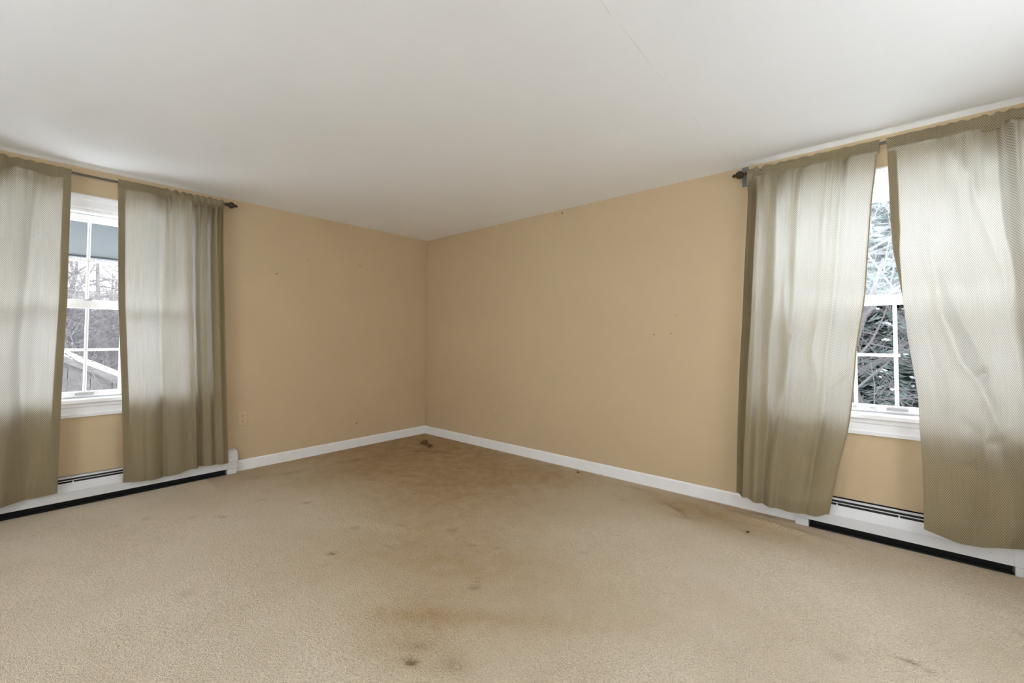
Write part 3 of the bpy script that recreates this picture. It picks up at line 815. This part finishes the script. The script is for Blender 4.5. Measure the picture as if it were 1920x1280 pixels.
for s in (-1, 1):
    e0 = (0, PZ-GZ); e1 = (s*(half+.25), ez-GZ-.25*SL)
    MB().prism([e0, e1, (e1[0], e1[1]-.07), (0, e0[1]-.07)], -depth-.15, .12).build('roof_panel', M['roofing'], shed)
    MB().prism([(e0[0], e0[1]+.001), (e1[0], e1[1]+.001), (e1[0], e1[1]+.07), (s*half*.5, e0[1]-half*.5*SL+.115), (0, e0[1]+.10)], -depth-.15, .125).build('roof_snow', M['snow'], shed)
    MB().prism([(0, e0[1]-.005), (e1[0], e1[1]-.005), (e1[0], e1[1]-.115), (0, e0[1]-.115)], .121, .14).build('rake_board', M['siding'], shed)

# a house far behind the trees
hz0 = gz(-44, -1)
hs = empty('house', (-46, -3.0, 0), 0, label='distant pale grey-blue house among the bare trees', cat='house')
MB().box((-6, -6, hz0-1), (0, 3.4, 1.3)).build('wall', M['housewall'], hs)
MB().prism([(-6.6, 1.2), (.6, 1.2), (.6, 1.35), (-3, 2.9), (-6.6, 1.35)], -6.4, 3.8, axis=1).build('roof', M['roofing'], hs)
for yy in (-4.6, -2.6, .2, 2.2):
    f = MB().box((-.02, yy-.5, -.3), (.05, yy+.5, .8)).build('window', M['snow'], hs)
    MB().box((.02, yy-.42, -.22), (.06, yy+.42, .72)).build('pane', M['houseglass'], f)

# bare trees
def bare_tree_mesh(seed, height, spread, levels=4, droop=0.0):
    r = random.Random(seed); trunk = MB(); br = MB()
    def grow(p, d, l, rad, lev):
        steps = 5 if lev < 2 else 3
        pts = [p]; rr = [rad]; q = p; dd = d
        for i in range(steps):
            dd = (dd + Vector((r.uniform(-.16, .16), r.uniform(-.16, .16), r.uniform(-.06, .12) - droop))).normalized()
            q = q + dd*(l/steps); pts.append(q); rr.append(rad*(1-.62*(i+1)/steps))
        (trunk if lev == 0 else br).tube(pts, rr, 7 if lev == 0 else (4 if lev < 3 else 3), cap=False)
        if lev >= levels: return
        nb = {0: 11, 1: 6, 2: 5, 3: 3}[lev]
        for i in range(nb):
            t = r.uniform(.28, 1.0) if lev == 0 else r.uniform(.2, 1.0)
            j = min(int(t*steps), steps-1); f = t*steps-j
            b = pts[j].lerp(pts[j+1], f); ax = (pts[j+1]-pts[j]).normalized()
            a = r.uniform(0, 6.28); side = Vector((math.cos(a), math.sin(a), 0)); side = (side - ax*side.dot(ax)).normalized()
            nd = (ax*r.uniform(.35, .8) + side*r.uniform(.6, 1.0)*spread).normalized()
            grow(b, nd, l*r.uniform(.38, .6), max(rr[j]*.55, .004), lev+1)
    grow(Vector((0, 0, -.3)), Vector((0, 0, 1)), height, height*.013, 0)
    return trunk.mesh('trunk', True), br.mesh('branches')
protos = [bare_tree_mesh(s, h, sp) for s, h, sp in ((1, 9.0, .9), (2, 11.0, .8), (3, 7.5, 1.1), (4, 10.0, 1.0))]
for a, b in protos: a.materials.append(M['bark']); b.materials.append(M['twig'])
small = bare_tree_mesh(12, 3.6, 1.0, 3); small[0].materials.append(M['bark']); small[1].materials.append(M['twig'])
rt = random.Random(21)
def bare_tree(x, y, k, sc, label, group, name='bare_tree'):
    t = empty(name, (x, y, gz(x, y)), rt.random()*6.28, label=label, cat='tree', group=group)
    a, b = k
    link_mesh('trunk', a, parent=t); link_mesh('branches', b, parent=t)
    t.scale = (sc, sc, sc)
    return t
for (x, y, k, sc) in [(-10.5, -1.6, 2, .95), (-13.0, -3.0, 0, .85), (-15.5, -.6, 3, .9), (-18, -2.2, 1, .85), (-12.5, .9, 0, .9), (-20, .6, 2, 1.1), (-14, -6.0, 1, .9), (-17, 3.2, 3, .9)]:
    bare_tree(x, y, protos[k], sc, 'leafless grey tree standing just behind the shed', 'bare trees behind the shed')
n = 0
while n < 30:
    x = rt.uniform(-42, -22); y = rt.uniform(-8, 7)
    if -53 < x < -45 and -10 < y < 1.5: continue
    bare_tree(x, y, protos[n % 4], rt.uniform(.55, .85), 'leafless grey tree in the far woods outside the left window', 'bare trees in the far woods'); n += 1
for (x, y, sc) in [(-4.2, -2.35, .95), (-5.4, -1.3, 1.0), (-5.0, -3.3, .8)]:
    bare_tree(x, y, small, sc, 'low leafless shrub with thin branches in front of the shed', 'leafless shrubs before the shed', 'bare_shrub')

# conifers outside the right window
def conifer_mesh(seed, h):
    r = random.Random(seed); tr = MB(); nd = MB(); sn = MB()
    tr.tube([(0, 0, -.3), (0, 0, h*.5), (0, 0, h)], [h*.016, h*.010, .01], 7)
    z = h*.06
    while z < h*.985:
        t = z/h; L = h*.27*(1-t)**.85 + .12
        nb = 11 if t < .6 else 8
        off = r.random()*6.28
        for i in range(nb):
            a = off + 6.283*i/nb + r.uniform(-.25, .25); l = L*r.uniform(.75, 1.1)
            ca, sa = math.cos(a), math.sin(a); px, py = -sa, ca
            k = 9
            for j in range(k):                       # flat drooping sprays along the branch
                s0 = (j+.4)/k; dz = -.28*l*s0**1.6 + .10*l*s0
                c = Vector((ca*l*s0, sa*l*s0, z + dz))
                wd = l*.27*(1-s0*.75)*r.uniform(.75, 1.25)
                for sd in (-1, 1):
                    for fr_ in (.35, 1.0):
                        q0 = c + Vector((px*sd*wd*(1-fr_)*.8, py*sd*wd*(1-fr_)*.8, -.02*(1-fr_)))
                        w4 = wd*(.55 if fr_ < 1 else 1.0)
                        e = q0 + Vector((px*sd*w4*r.uniform(.5, 1) + ca*w4*r.uniform(.4, 1), py*sd*w4*r.uniform(.5, 1) + sa*w4*r.uniform(.4, 1), -w4*r.uniform(.1, .5)))
                        w2 = wd*.075
                        nd.add([q0 + Vector((ca*w2, sa*w2, .01)), q0 - Vector((ca*w2, sa*w2, .01)), e, (q0+e)/2 + Vector((ca*w2*1.2, sa*w2*1.2, -.03))], [(0, 1, 2), (0, 2, 3), (1, 2, 3)])
                if r.random() < .16:
                    q = c + Vector((0, 0, .03)); w3 = wd*r.uniform(.10, .28)
                    sn.add([q + Vector((ca*w3*1.5, sa*w3*1.5, -.02)), q + Vector((px*w3, py*w3, 0)), q - Vector((ca*w3, sa*w3, -.01)), q - Vector((px*w3, py*w3, 0)), q + Vector((0, 0, w3*.45)), q - Vector((0, 0, .03))],
                           [(0, 1, 4), (1, 2, 4), (2, 3, 4), (3, 0, 4), (1, 0, 5), (2, 1, 5), (3, 2, 5), (0, 3, 5)])
            tr.tube([(0, 0, z), (ca*l*.9, sa*l*.9, z-.14*l)], [.012+.012*(1-t), .004], 3, cap=False)
        z += h*.024*(1.15-t*.55)
    A, B, C = tr.mesh('trunk', True), nd.mesh('needles'), sn.mesh('branch_snow')
    A.materials.append(M['bark']); B.materials.append(M['needle']); C.materials.append(M['snow'])
    return A, B, C
cprotos = [conifer_mesh(5, 10.0), conifer_mesh(6, 8.5)]
for (x, y, k, sc) in [(3.9, 14.5, 0, 1.6), (5.6, 16.0, 1, 1.85), (2.4, 15.8, 1, 1.8), (.4, 15.0, 0, 1.5), (7.4, 15.2, 0, 1.6), (9.8, 16.5, 0, 1.6), (4.7, 18.6, 0, 1.8), (3.0, 20.2, 0, 1.8), (6.6, 20.0, 0, 1.8), (-1.8, 17.0, 0, 1.6)]:
    t = empty('fir_tree', (x, y, gz(x, y)), rt.random()*6.28, label='dark fir tree dusted with snow outside the right window', cat='tree', group='fir trees outside the right window')
    for nm, me in zip(('trunk', 'needles', 'branch_snow'), cprotos[k]): link_mesh(nm, me, parent=t)
    t.scale = (sc, sc, sc)
n = 0
while n < 22:
    x = rt.uniform(-8, 17); y = rt.uniform(19, 36)
    bare_tree(x, y, protos[n % 4], rt.uniform(.7, 1.0), 'leafless grey tree behind the firs outside the right window', 'bare trees behind the firs'); n += 1
for (x, y, k, sc) in [(3.5, 7.8, 2, .85), (5.2, 8.8, 0, .8), (4.3, 10.8, 3, .85), (2.0, 9.6, 1, .75), (6.9, 9.9, 2, .9)]:
    bare_tree(x, y, protos[k], sc, 'leafless grey tree in front of the firs outside the right window', 'bare trees before the firs')
